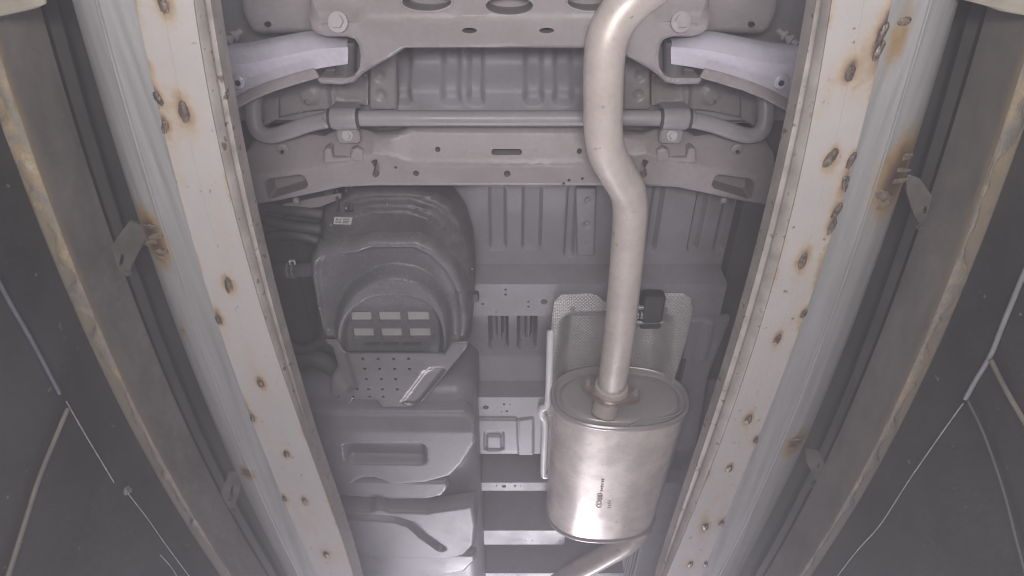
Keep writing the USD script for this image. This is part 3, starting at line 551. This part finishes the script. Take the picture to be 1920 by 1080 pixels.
# ---- rear control arms
for s in (0, 1):
    f = (lambda P: mir3(P)) if s else (lambda P: P)
    def mir3(P): Q = np.array(P, float); Q[..., 0] = 2 * XC - Q[..., 0]; return Q
    top = np.array([(652,74),(610,66),(569,64),(517,73),(472,82),(440,86),(414,87),(350,90),(290,92)], float)   # upper edge
    mid = np.array([(652,88),(610,91),(575,96),(530,106),(487,115),(450,120),(417,122),(350,126),(290,130)], float)
    low = np.array([(652,120),(600,128),(560,138),(502,154),(465,169),(432,187),(400,202),(350,222),(290,250)], float)
    secs = []
    for tt, mm, ll in zip(spline(top, 4), spline(mid, 4), spline(low, 4)):
        A, B, C = W(*tt, 1.030), W(*mm, 1.000), W(*ll, 1.008)
        pts = [A + (0, .002, .030), A, A * .62 + B * .38 + (0, -.001, -.0035), A * .3 + B * .7 + (0, 0, -.0035), B, B * .75 + C * .25 + (0, 0, .003), B * .4 + C * .6 + (0, 0, .003), C, C + (0, 0, .035)]
        secs.append(pts)
    arm = part(CAR, 'control_arm', loft(f(np.array(secs))), 'arm_paint', 40, f'glossy pressed suspension arm on the {"right" if s else "left"}')
    st = np.array([(588,129),(550,139),(502,154),(465,169),(432,187),(400,203),(330,238)], float); w_ = 22
    fl = [(s_[0] + .0, s_[1]) for s_ in st] + [(s_[0] + 11, s_[1] + (17 if i < 1 else 18)) for i, s_ in reversed(list(enumerate(st)))]
    q = PX(fl, 1.0); q = mir(q) if s else q
    part(arm, 'flange', sheet(rounded(q, 0.002), 1.0, 0.004, res=0.006, edge=(0.003, 0.002)), 'frame_paint')
    c = f(W(446, 158, 1.006)); part(arm, 'boss', m3.Manifold.sphere(0.013, 40).scale((1, 1, 0.4)).translate(tuple(c + (0, -.004, .001))), 'arm_paint', True)
    part(arm, 'drain_hole', m3.Manifold.cylinder(0.002, 0.0045, 0.0045, 20).translate(tuple(f(W(447, 155, 1.004)) + (0, 0, -.004))), 'dark_hole')
    # panel above the arm, with a hole, and a threaded sensor behind it
    q = PX([(436,-80),(640,-80),(640,66),(520,70),(478,70),(462,58),(446,22)], 1.10); q = mir(q) if s else q
    hh = PX(np.array([(502 + 7 * math.cos(a), 46 + 6 * math.sin(a)) for a in np.linspace(0, 6.28, 16, endpoint=False)]), 1.10); hh = mir(hh) if s else hh
    part(CAR, 'body_panel', sheet(rounded(q, 0.008), 1.10, 0.004, [(rounded(q, .02), 0.0, .01)], [hh], (0.016, 0.03)), 'underbody_paint')
    c0, c1 = f(W(415, 84, 1.04)), f(W(452, 58, 1.07))
    sn = part(CAR, 'stud_bolt', tube(np.linspace(c0, c1, 6), 0.005, 12), 'bolt_steel', 40)
    for k in (0.25, 0.55): part(sn, 'collar', tube(np.linspace(c0 + (c1 - c0) * k, c0 + (c1 - c0) * (k + .16), 3), 0.0085, 14), 'bolt_steel', 40)
    # plates behind the anti-roll bar
    q = PX([(520,150),(616,146),(622,208),(560,216),(520,224)], 1.14); q = mir(q) if s else q
    hh = hole(577, 191, 1.14, 0.0062); hh = mir(hh) if s else hh
    ctr = hole(580, 178, 1.14, 0.017); ctr = mir(ctr) if s else ctr
    part(CAR, 'spring_plate', sheet(rounded(q, 0.005), 1.14, 0.004, [(ctr, -0.006, 0.006)], [hh], (0.006, 0.012), 0.005), 'underbody_paint')
    q = PX([(488,240),(522,180),(522,222)], 1.13); q = mir(q) if s else q
    part(CAR, 'gusset', sheet(q, 1.13, 0.004, res=0.01), 'underbody_paint')
    q = PX([(692,96),(741,92),(744,206),(692,206)], 1.13); q = mir(q) if s else q
    st_ = [hole(712,143,1.13,.008), hole(714,178,1.13,.008)]; st_ = [mir(x) if s else x for x in st_]
    pl = part(CAR, 'rib_plate', sheet(rounded(q, 0.003), 1.13, 0.03, [(x, 0.006, 0.004) for x in st_], res=0.004, edge=(.004, .004)), 'underbody_paint')
    q = PX([(628,150),(688,140),(688,200),(628,200)], 1.12); q = mir(q) if s else q
    part(CAR, 'rib_plate', sheet(rounded(q, 0.003), 1.12, 0.03, [(rounded(q, .012), 0.014, 0.006)], res=0.005, edge=(.004, .004)), 'underbody_paint')
    part(CAR, 'wheel_arch', sheet(rounded(mir(PX([(150,150),(530,150),(600,230),(630,420),(630,620),(620,900),(640,1100),(200,1100)], 1.22)) if s else PX([(150,150),(530,150),(600,230),(630,420),(630,620),(620,900),(640,1100),(200,1100)], 1.22), 0.01), 1.165 if not s else 1.225, 0.004, res=0.03), 'mud_metal')

# ---- anti-roll bar with its clamps
Lb = [(482,130,1.085),(479,160,1.08),(477,185,1.072),(476,208,1.064),(478,232,1.055),(488,249,1.05),(510,254,1.05),(540,246,1.05),(575,234,1.05),(610,226,1.05),(650,222,1.05)]
pl = np.array([W(*q) for q in Lb]); bar = np.vstack([pl, (pl[-1] + mir(pl[-1:])[0]) / 2, mir(pl)[::-1]])
bar = spline(bar, 8); part(CAR, 'stabilizer_bar', tube(bar, 0.0138, 24), 'bar_paint', True, 'smooth round stabilizer bar across the car')
for s in (0, 1):
    c = W(646, 222, 1.05); cx = 2 * XC - c[0] if s else c[0]; cy = c[1]
    saddle = []
    for x in (-.0225, -.019, .019, .0225):
        e = .0018 if abs(x) > .02 else 0; R = .0195 - e
        ang = np.linspace(-0.1, math.pi + .15, 15)
        saddle.append([(cx + x, cy + R * math.cos(a), 1.05 - R * math.sin(a)) for a in ang] + [(cx + x, cy - R + .001, 1.085), (cx + x, cy + R + .0, 1.085)])
    cl = part(CAR, 'bar_clamp', loft(saddle), 'bar_paint', 40)
    foot = sheet(rect(cx, cy + .034, .042, .028, .008), 1.052, 0.006, res=0.004, edge=(.004, .003)); part(cl, 'clamp_foot', foot, 'bar_paint')
    part(cl, 'bolt', hexbolt((cx, cy + .032, 1.052), .0068, .012, True, (-18, 0, 0)), 'bolt_steel')
    for x in (-.0245, .0245): part(cl, 'rubber_bush', tube(np.linspace((cx + x - .003, cy, 1.05), (cx + x + .003, cy, 1.05), 4), .0172, 24), 'rubber', 40)

# ---- second crossmember
Z2 = 1.05
up = [(962,250),(800,250),(764,250),(742,258),(700,262),(686,258),(660,250),(618,258),(600,268),(560,262),(520,262),(480,262),(462,272),(452,300),(456,340),(466,366),(470,385)]
dn = [(520,377),(560,369),(640,352),(700,349),(800,349),(962,349)]
hp = PX(up + dn, Z2); g2 = Polygon(hp).buffer(0); g2 = g2.union(Polygon(mir(hp)).buffer(0)).buffer(0.0005); o2 = rounded(np.array(g2.exterior.coords)[:-1], 0.003)
foldl = PX([(400,332),(480,326),(560,318),(610,312),(660,300),(700,288),(740,296),(770,306),(955,308)], Z2); foldx = np.concatenate([foldl[:, 0], mir(foldl)[::-1, 0]]); foldy = np.concatenate([foldl[:, 1], foldl[::-1, 1]])
m = prism(o2, Z2, Z2 + 0.06).refine_to_length(0.005)
def wf2(p):
    p = np.array(p, float); low = p[:, 2] < Z2 + .03; d = sdf(o2, p[:, :2]); t = np.clip(1 - d / .005, 0, 1)
    fy = np.interp(p[:, 0], foldx, foldy); c = sstep(.24 - np.abs(p[:, 0] - XC), .03)
    e = np.maximum(fy - p[:, 1], 0)
    dz = .004 * (1 - np.sqrt(np.maximum(1 - t * t, 0))) + (0.30 * c + 0.85 * (1 - c)) * np.maximum(e - 0.002, 0) - 0.002 * np.exp(-((fy - p[:, 1]) / .004) ** 2)
    p[:, 2] += np.where(low, dz, 0); return p
m = m.warp_batch(wf2)
pk = [(497,342),(505,335),(562,327),(572,331),(578,346),(574,353),(508,373),(502,370)]
cuts = [(rounded(PX(pk, Z2), .003), Z2 - .02, Z2 + .046), (rounded(mir(PX(pk, Z2)), .003), Z2 - .02, Z2 + .046)]
c = W(950, 285, Z2 + .006); cuts.append((rect(c[0], c[1], .056, .0105, .005), Z2 - .02, Z2 + .05))
for u, v, r in ((820,283,.0048),(1087,286,.0048),(780,325,.0055),(951,326,.0062),(1125,329,.0055),(1057,344,.0025),(1067,338,.003),(1092,335,.0028),(742,314,.0028)): cuts.append((hole(u, v, Z2, r), Z2 - .02, Z2 + .04))
for k in (0, 1):
    q2 = PX([(695,302),(706,298),(712,312),(711,328),(704,334),(698,328),(702,314)], Z2); cuts.append((rounded(mir(q2) if k else q2, .002), Z2 - .03, Z2 + .03))
m = drill(m, cuts)
X2 = part(CAR, 'middle_crossmember', m, 'frame_paint', 28, 'crossmember with a long slot and flared ends below the stabilizer bar')
for s in (0, 1):
    k = (lambda P: mir(P)) if s else (lambda P: P)
    q = k(PX([(606,282),(614,277),(620,281),(624,296),(656,296),(657,282),(668,278),(680,283),(681,303),(606,306)], Z2 - .003))
    part(X2, 'clamp_bracket', sheet(rounded(q, .0012), Z2 - .003, .022, res=.005, edge=(.002, .002)), 'frame_paint')
    q = k(PX([(607,285),(618,284),(622,299),(658,299),(660,286),(676,286),(676,300),(640,306),(607,308)], Z2 - .006))
    c = k(W(541, 340, Z2)[None, :2])[0]; part(X2, 'pocket_bolt', m3.Manifold.cylinder(.004, .008, .008, 24).translate((c[0], c[1], Z2 + .041)), 'frame_paint')
    c = k(W(530, 281, Z2 + .02)[None, :2])[0]
    part(X2, 'dome_boss', m3.Manifold.sphere(.012, 32).scale((1, 1, .35)).translate((c[0], c[1], Z2 + .021)), 'frame_paint', True)
    part(X2, 'nut', m3.Manifold.cylinder(.004, .0035, .0035, 6).translate((c[0], c[1] + .002, Z2 + .0135)), 'dark_hole')
    q = k(PX([(553,377),(640,360),(560,371)], 1.07)); 
    c = k(W(553, 379, Z2)[None, :2])[0]; part(X2, 'edge_nut', m3.Manifold.cylinder(.006, .006, .006, 6).translate((c[0], c[1], Z2 + .006)), 'bolt_steel')

# ---- charcoal canister housing
lid = [(590,640),(596,470),(598,420),(604,398),(632,378),(655,362),(700,356),(775,357),(815,366),(845,385),(868,418),(883,466),(888,520),(888,580),(882,640)]
L = rounded(PX(lid, 1.09), .012)
CAN = part(CAR, 'canister', sheet(L, 1.085, .07, [(rounded(PX([(600,650),(606,430),(612,402),(640,388),(700,374),(770,374),(812,386),(842,410),(862,440),(874,490),(880,560),(876,650)], 1.09), .010), -.012, .004),
     (rounded(PX([(606,650),(612,436),(618,410),(644,396),(702,382),(768,383),(806,396),(834,420),(853,448),(866,495),(870,560),(866,650)], 1.09), .010), -.010, .003)], edge=(.010, .02), res=.006), 'dark_plastic', 35, 'black plastic canister housing with a grille left of centre')
front = [(588,575),(578,520),(577,488),(590,467),(624,459),(652,458),(688,448),(782,447),(818,463),(852,496),(874,542),(881,600),(876,636),(846,640),(838,660),(832,690),(650,690),(642,660),(633,638),(604,638)]
Fz = 1.035
FO = rounded(PX(front, Fz), .014)
inner = rounded(PX([(602,578),(594,520),(596,492),(606,482),(640,478),(668,476),(696,466),(775,466),(805,480),(835,510),(857,550),(862,600),(858,700),(640,700),(632,625),(608,625)], Fz), .008)
ring_o = PX([(634,700),(633,668),(632,610),(640,575),(656,546),(682,522),(712,508),(745,505),(782,512),(812,532),(833,562),(842,598),(844,640),(840,668),(838,700)], Fz)
ring_i = PX([(652,705),(649,672),(647,622),(653,592),(671,566),(702,549),(740,545),(778,550),(807,566),(823,592),(829,622),(827,672),(824,705)], Fz)
stamps = [(inner, .010, .005), (rounded(spline(ring_o, 6, True), .003), -.034, .0085), (rounded(spline(ring_i, 6, True), .003), .030, .0065)]
wins = []
for row, (v0, v1) in enumerate(((588, 608), (619, 638))):
    for a, b in (((654, 695), (707, 749), (761, 803)) if row == 0 else ((659, 699), (712, 752), (765, 806))):
        wins.append(rounded(PX([(a, v0), (b, v0), (b + 2, v1), (a + 3, v1)], Fz), .0008))
mf = sheet(FO, Fz, .012, stamps, edge=(.014, .034), res=.004)
tr = prism(FO, Fz - .2, Fz + .3)
mf = drill(mf, [(w_, Fz - .1, Fz + .08) for w_ in wins])
arc = [(664,585),(680,573),(697,564),(714,560),(735,557),(757,558),(770,563),(782,569),(790,575)]
for i in (0, 2, 4, 6): mf = mf - prism(band(PX([arc[i], arc[i + 1], arc[min(i + 2, 8)]], Fz), .0022), Fz - .06, Fz + .002 + .0)
FR = part(CAN, 'front_shell', mf, 'duct_plastic', 35)
part(CAN, 'reflector_panel', prism(PX([(640,590),(815,590),(815,650),(645,650)], Fz), Fz + .017, Fz + .020), 'sticker', False)
for a, b in ((682, 712), (718, 748), (754, 790)): part(CAN, 'vent_bar', prism(rounded(PX([(a,644),(b,644),(b,649),(a,649)], Fz), .0008), Fz + .0025, Fz + .012), 'dark_plastic', False)
q = PX([(627,407),(661,408),(658,421),(625,420)], 1.062); st = part(CAN, 'label_sticker', prism(q, 1.0615, 1.064), 'sticker', False)
for a, b, c, d in ((630,410,634,413),(636,411,640,413),(629,415,632,418),(634,415,639,418),(643,410,655,412),(643,414,655,416),(642,417,653,418.5)): part(st, 'print', prism(PX([(a,b),(c,b),(c,d),(a,d)], 1.0613), 1.0612, 1.0622), 'sticker_ink', False)
for u in (632, 650, 658): part(CAN, 'stay', tube(np.array([W(u, 345, 1.12), W(u, 362, 1.11), W(u + 1, 395, 1.07)]), .004 if u > 640 else .003, 10), 'hose_rubber', True)
for u, v, z in ((649,390,1.064),(726,383,1.066),(885,504,1.06)): part(CAN, 'clip_stud', m3.Manifold.sphere(.0022, 12).translate(tuple(W(u, v, z))), 'bright_steel', True)
# hoses at its side
part(CAR, 'filler_hose', tube(spline([W(430,515,1.06), W(505,507,1.06), W(545,506,1.06), W(600,503,1.06)], 8), .0155, 20), 'hose_rubber', True, 'fat dark hose entering the canister side')
c = W(546, 507, 1.06)
hc = part(CAR, 'hose_clamp', join(*[tube(np.array([(c[0] + d, c[1], 1.06), (c[0] + d + .004, c[1], 1.06)]), .0172, 24) for d in (-.006,)]), 'bolt_steel', 40)
part(hc, 'clamp_band', tube(np.array([(c[0] + .004, c[1], 1.06), (c[0] + .008, c[1], 1.06)]), .0172, 24), 'bolt_steel', 40)
q = W(547, 490, 1.045); part(hc, 'clip', join(box(q + (-.006, 0, -.001), q + (-.0042, .008, .004)), box(q + (.0042, 0, -.001), q + (.006, .008, .004)), box(q + (-.006, -.0015, -.001), q + (.006, 0, .004))), 'white_clip', False)
for a, b, c_, r in (((500,388),(560,396),(606,402),.011),((500,412),(550,424),(604,430),.012),((505,445),(550,440),(600,452),.012)): part(CAR, 'vapour_hose', tube(spline([W(*a, 1.11), W(*b, 1.10), W(*c_, 1.10)], 8), r, 16), 'hose_rubber', True)
part(CAR, 'side_bracket', sheet(rounded(PX([(520,385),(640,362),(640,372),(600,388),(560,392)], 1.10), .003), 1.10, .004, res=.01), 'frame_paint')
part(CAR, 'tank_strap', tube(spline([W(470,600,1.10), W(560,655,1.08), W(610,640,1.07), W(640,660,1.05)], 8), .012, 16), 'hose_rubber', True)
part(CAR, 'filler_neck', tube(spline([W(440,690,1.08), W(520,690,1.08), W(590,672,1.08), W(640,700,1.08)], 8), .022, 18), 'mud_metal', True)

# ---- perforated splash plate under the canister
Zp = 0.998
pp = [(603,641),(632,641),(644,664),(833,664),(845,643),(880,641),(874,655),(842,694),(792,754),(778,764),(715,766),(706,753),(664,750),(655,759),(632,752),(619,735),(619,714),(632,690),(622,655)]
hl = [(u, 673) for u in (680,709,738,766)] + [(u, 692) for u in (684,712,740,768)] + [(u, 711) for u in (687,715,742)] + [(u, 730) for u in (670,691,717,745)] + [(u, 744) for u in (634,662,693,719)]
pm = sheet(rounded(PX(pp, Zp), .004), Zp, .003, [(rounded(PX([(752,757),(797,698),(810,691),(836,691),(788,752),(776,760)], Zp), .004), .005, .0028), (rounded(PX([(600,640),(640,640),(668,725),(650,735),(622,700)], Zp), .006), .006, .008), (band(PX([(662,750),(705,752)], Zp), .004), .006, .002)], [hole(u, v, Zp, .0035, 12) for u, v in hl], (.003, .003), .0045)
part(CAR, 'splash_plate', pm, 'bracket_steel', 35, 'perforated grey plate below the canister grille')

# ---- fuel tank
xr = W(893, 800, 1.0)[0]
tb = rbox((-0.62, yv(688, 1.09), 1.018), (xr, 2.2, 1.25), .055, 10)
TK = part(CAR, 'fuel_tank', tb, 'tank_plastic', 35, 'grey moulded fuel tank with stepped lower shields on the left')
s1 = [(560,778),(868,778),(893,795),(896,832),(872,870),(848,895),(800,908),(735,913),(716,904),(700,899),(684,899),(670,904),(660,912),(610,909),(560,906)]
part(TK, 'upper_shield', sheet(rounded(PX(s1, .975), .006), .975, .004, [(rounded(PX([(646,834),(795,834),(795,869),(650,867)], .975), .012), .024, .007), (PX([(500,700),(900,700),(880,800),(500,800)], .975), .016, .022)], edge=(.012, .03), res=.005), 'tank_plastic', 35)
s2 = [(600,905),(700,902),(838,904),(842,914),(832,930),(800,938),(740,938),(680,934),(600,927)]
part(TK, 'shield_lip', sheet(rounded(PX(s2, .985), .004), .985, .004, edge=(.008, .012), res=.005), 'tank_plastic', 35)
s3 = [(600,949),(680,956),(692,956),(702,951),(716,951),(730,957),(800,958),(890,945),(896,985),(892,1024),(872,1044),(840,1052),(720,1050),(690,1046),(650,1030),(600,990)]
gr = band(PX([(600,968),(690,970),(740,974),(770,984),(792,1005),(826,1028)], .965), .018)
part(TK, 'lower_shield', sheet(rounded(PX(s3, .965), .006), .965, .004, [(gr, .018, .007)], edge=(.014, .035), res=.005), 'tank_plastic', 35)
part(TK, 'rear_lip', sheet(rounded(PX([(640,1030),(892,1040),(893,1052),(872,1074),(820,1082),(640,1082)], .985), .004), .985, .004, edge=(.012, .02), res=.005), 'tank_plastic', 35)

# ---- heat shield over the muffler
def zsh(xy): return np.interp(xy[:, 1], [.8, 1.0, 1.4], [.03, .015, 0.0])
hs = [(1036,600),(1040,575),(1054,563),(1108,561),(1124,566),(1136,576),(1160,580),(1205,580),(1224,572),(1240,561),(1284,561),(1300,570),(1303,592),(1288,650),(1266,712),(1262,860),(1180,900),(1044,893),(1022,890),(1017,880),(1020,800),(1014,780),(1014,768),(1026,756),(1030,690)]
HO = rounded(PX(hs, 1.095), .006)
tun = rounded(PX([(1066,606),(1255,606),(1250,650),(1240,860),(1060,880),(1052,700)], 1.095), .02)
pm = sheet(HO, 1.085, .0015, [(tun, .075, .022)], [hole(1074, 580, 1.11, .0065), hole(1247, 581, 1.11, .0065)], (.003, .002), .005, zsh)
HS = part(CAR, 'heat_shield', pm, 'shield_aluminium', 40, 'bright embossed aluminium heat shield above the muffler')
rim = PX([(1033,628),(1031,690),(1027,757),(1016,768),(1016,780),(1022,798),(1019,880),(1026,888),(1046,892)], 1.09)
rim = np.column_stack([rim, 1.085 + zsh(rim) - .002]); rs = rim.copy()
part(HS, 'rolled_edge', tube(spline(rs, 6), .0092, 14), 'shield_rim', True)
for u, v in ((1074, 580), (1247, 581)):
    part(HS, 'bolt', hexbolt(W(u, v, 1.115), .006, .004), 'bolt_steel')

# ---- muffler
ya, yb = 1.058, 1.492; zc, hz = 1.052, .103; xa = (.1005 + .416) / 2; hx = .162
def oval(hx_, hz_, n=72):
    t = np.arange(n) * 2 * np.pi / n; e = 2 / 2.35
    return np.stack([np.sign(np.cos(t)) * np.abs(np.cos(t)) ** e * hx_, np.sign(np.sin(t)) * np.abs(np.sin(t)) ** e * hz_], -1)
def osec(y, dx, dz, off=0.0): o = oval(hx + dx, hz + dz); return np.column_stack([o[:, 0] + xa - off, np.full(len(o), y), o[:, 1] + zc])
OFF = lambda y: .011 * (y - ya) / (yb - ya)
secs = [osec(y, -.011 * (y - ya) / .434, 0, OFF(y)) for y in np.linspace(ya, yb, 30)]
body = loft(secs, False)
MU = part(CAR, 'muffler', body, 'muffler_steel', True, 'oval steel muffler with stamped marks on its belly')
def cap(y, s, prof): # prof: (inset, forward)
    e_ = .011 * (y - ya) / .434; S = [osec(y - s * f_, -i_ - e_, -i_, OFF(y)) for i_, f_ in prof]
    return loft(S + [osec(y - s * prof[-1][1], -hx * .97, -hz * .97, OFF(y))], True)
part(MU, 'front_cap', cap(ya, 1, [(-.0005, -.006), (-.003, -.003), (-.004, .002), (-.003, .006), (0, .009), (.003, .009), (.006, .006), (.009, -.002), (.014, -.006), (.018, -.004), (.021, .001), (.025, .005), (.032, .007), (.05, .008)]), 'cap_steel', 30)
part(MU, 'rear_cap', cap(yb, -1, [(-.0005, -.006), (-.003, -.003), (-.004, .002), (-.003, .006), (0, .009), (.006, .006), (.02, .006)]), 'cap_steel', 30)
gp = [WY(u, v, ya - .0085) for u, v in ((1182,799),(1212,786),(1240,784),(1266,778),(1280,768))]
part(MU, 'cap_bead', tube(spline(gp, 6), .0028, 10), 'cap_steel', True)
# stamped marks on the belly: two ringed emblems and a row of small strokes
def belly(u, v):
    x, y, z = W(u, v, zc - hz); 
    t = np.clip(abs(x - xa + OFF(y)) / hx, 0, .999); return np.array([x, y, zc - hz * (1 - t ** 2.35) ** (1 / 2.35) - .0006])
def stroke(pts, r=.0007): return tube(spline([belly(*p) for p in pts], 4), r, 6)
for (u, v, rx, ry, ang, inner_) in ((1123,946,5.8,6,.2,[[(-4,3),(-1.5,-4)],[(1.5,4),(4,-3)],[(-2.5,.6),(2.5,-.6)]]), (1125,932,5.8,6.2,.2,[[(-4,-2),(4,-2.5)],[(-4.3,0.5),(4.3,0)],[(-3.5,3.2),(3.5,2.6)]])):
    t_ = np.linspace(0, 2 * np.pi, 17)
    part(MU, 'stamped_emblem', join(stroke([(u + rx * math.cos(a), v + ry * math.sin(a)) for a in t_]), *[stroke([(u + a, v + b), (u + c, v + d)]) for (a, b), (c, d) in inner_]), 'mark_ink', True)
for k, (v, w_) in enumerate(((921,5),(917,4),(913,6),(909,5),(904,5),(900,6))):
    u = 1128 + (921 - v) * .12; part(MU, 'stamped_letter', join(stroke([(u - w_ / 2, v), (u + w_ / 2, v - .6)]), stroke([(u - w_ / 2 + 1, v + 1.5), (u - w_ / 2 + 1.5, v - 1.5)])), 'mark_ink', True)
for k in range(4): part(MU, 'stamped_letter', stroke([(1139, 940 + 4 * k), (1146, 939 + 4 * k)], .0007), 'flange_steel', True)

# ---- exhaust pipe
pc = [(1330,-120,1.03),(1275,-70,1.02),(1230,-35,1.01),(1188,-2,1.0),(1155,35,.995),(1137,80,.99),(1132,130,.99),(1131,190,.99),(1131,240,.99),(1138,285,.995),(1158,325,1.0),(1177,360,1.003),(1182,395,1.005),(1179,440,1.005),(1172,520,1.005),(1163,610,1.008),(1152,690,1.012),(1146,728,1.014)]
PIPE = part(CAR, 'exhaust_pipe', tube(spline([W(*q) for q in pc], 10), .0325, 40), 'exhaust_steel', True, 'pale bent exhaust pipe running to the muffler')
e = W(*pc[-1]); d = e - W(*pc[-2]); d /= np.linalg.norm(d)
ey = e + d * .004
part(PIPE, 'collar', tube(np.array([e - d * .012, e - d * .009, e + d * .004]), [.033, .0375, .0395], 40), 'exhaust_steel', 40)
jn = np.array([W(1130, 795, .985)[0], ya - .004, .99])
part(MU, 'inlet_pipe', tube(spline([e + d * .008, e * .6 + jn * .4, jn], 8), [.029] * 16 + [.029], 36), 'exhaust_steel', True)
def flange_at(c, th, w, h):
    m = m3.Manifold.batch_hull([m3.Manifold.cylinder(th, h, h, 48), *[m3.Manifold.cylinder(th, .012, .012, 24).translate((s * w, s * .018, 0)) for s in (-1, 1)]])
    ax = np.array([0, 0, 1.0]); v_ = np.cross(ax, d); ang = math.degrees(math.acos(d[2])); 
    R = trimesh.transformations.rotation_matrix(math.radians(ang), v_ / np.linalg.norm(v_))[:3, :3]
    a, f, _ = meshkit.arrays(m); return trimesh.Trimesh(a @ R.T + c, f, process=False), R
for k, (off, mt) in enumerate(((.002, 'flange_steel'), (.0115, 'flange_steel'))):
    fm, R = flange_at(e + d * off, .008, .052, .043); FL = part(PIPE if k == 0 else MU, 'flange', fm, mt, 30)
for s in (-1, 1):
    c = e + R @ np.array([s * .052, s * .018, 0]); part(FL, 'bolt', tube(np.array([c - d * .016, c + d * .03]), .0055, 6), 'bolt_steel', False); part(FL, 'nut', tube(np.array([c - d * .006, c + d * .001]), .0095, 6), 'bolt_steel', False)
# tail pipe behind the muffler
tp = [(1205,985,1.04),(1180,1015,1.03),(1130,1045,1.03),(1085,1070,1.03),(1030,1105,1.03)]
part(MU, 'outlet_pipe', tube(spline([W(*q) for q in tp], 8), .031, 36), 'exhaust_steel', True)
# ---- rubber hanger and its pins
hgw = [W(u, v, 1.06) for u, v in ((1207, 553), (1238, 614))]
HG = part(CAR, 'exhaust_hanger', rbox((hgw[0][0], hgw[0][1], 1.05), (hgw[1][0], hgw[1][1], 1.085), .008), 'rubber', 35, 'black rubber exhaust hanger beside the pipe')
for v in (576, 604):
    a, b = W(1165, v, 1.055), W(1244 if v > 600 else 1206, v, 1.055); part(HG, 'pin', tube(np.linspace(a, b, 5), .0052, 12), 'bright_steel', 40)
for k in range(3): c = W(1188 + 7 * k, 590, 1.05); part(HG, 'pin_rib', tube(np.array([c + (-.002, 0, 0), c + (.002, 0, 0)]), .009, 16), 'bright_steel', 40)
# small things under the floor
part(CAR, 'harness_clip', rbox(W(884, 560, 1.10) - (.012, .01, 0), W(884, 560, 1.10) + (.016, .012, .02), .004), 'hose_rubber')
# ================================================================== the dusty air in the pit
hz_ = usdkit.material(stage, '/World/Looks/pit_air', {'v': ('principled_volume', {'color': (0.95, 0.91, 1.0), 'density': 0.29, 'anisotropy': 0.6})}, [], volume='v.volume')
MAT['pit_air'] = hz_
p = path_for('/World', 'haze'); tag(usdkit.mesh(stage, p, box((-1.6, -0.9, -1.7), (1.6, 4.8, 1.5)), hz_, False).GetPrim(), kind='stuff')
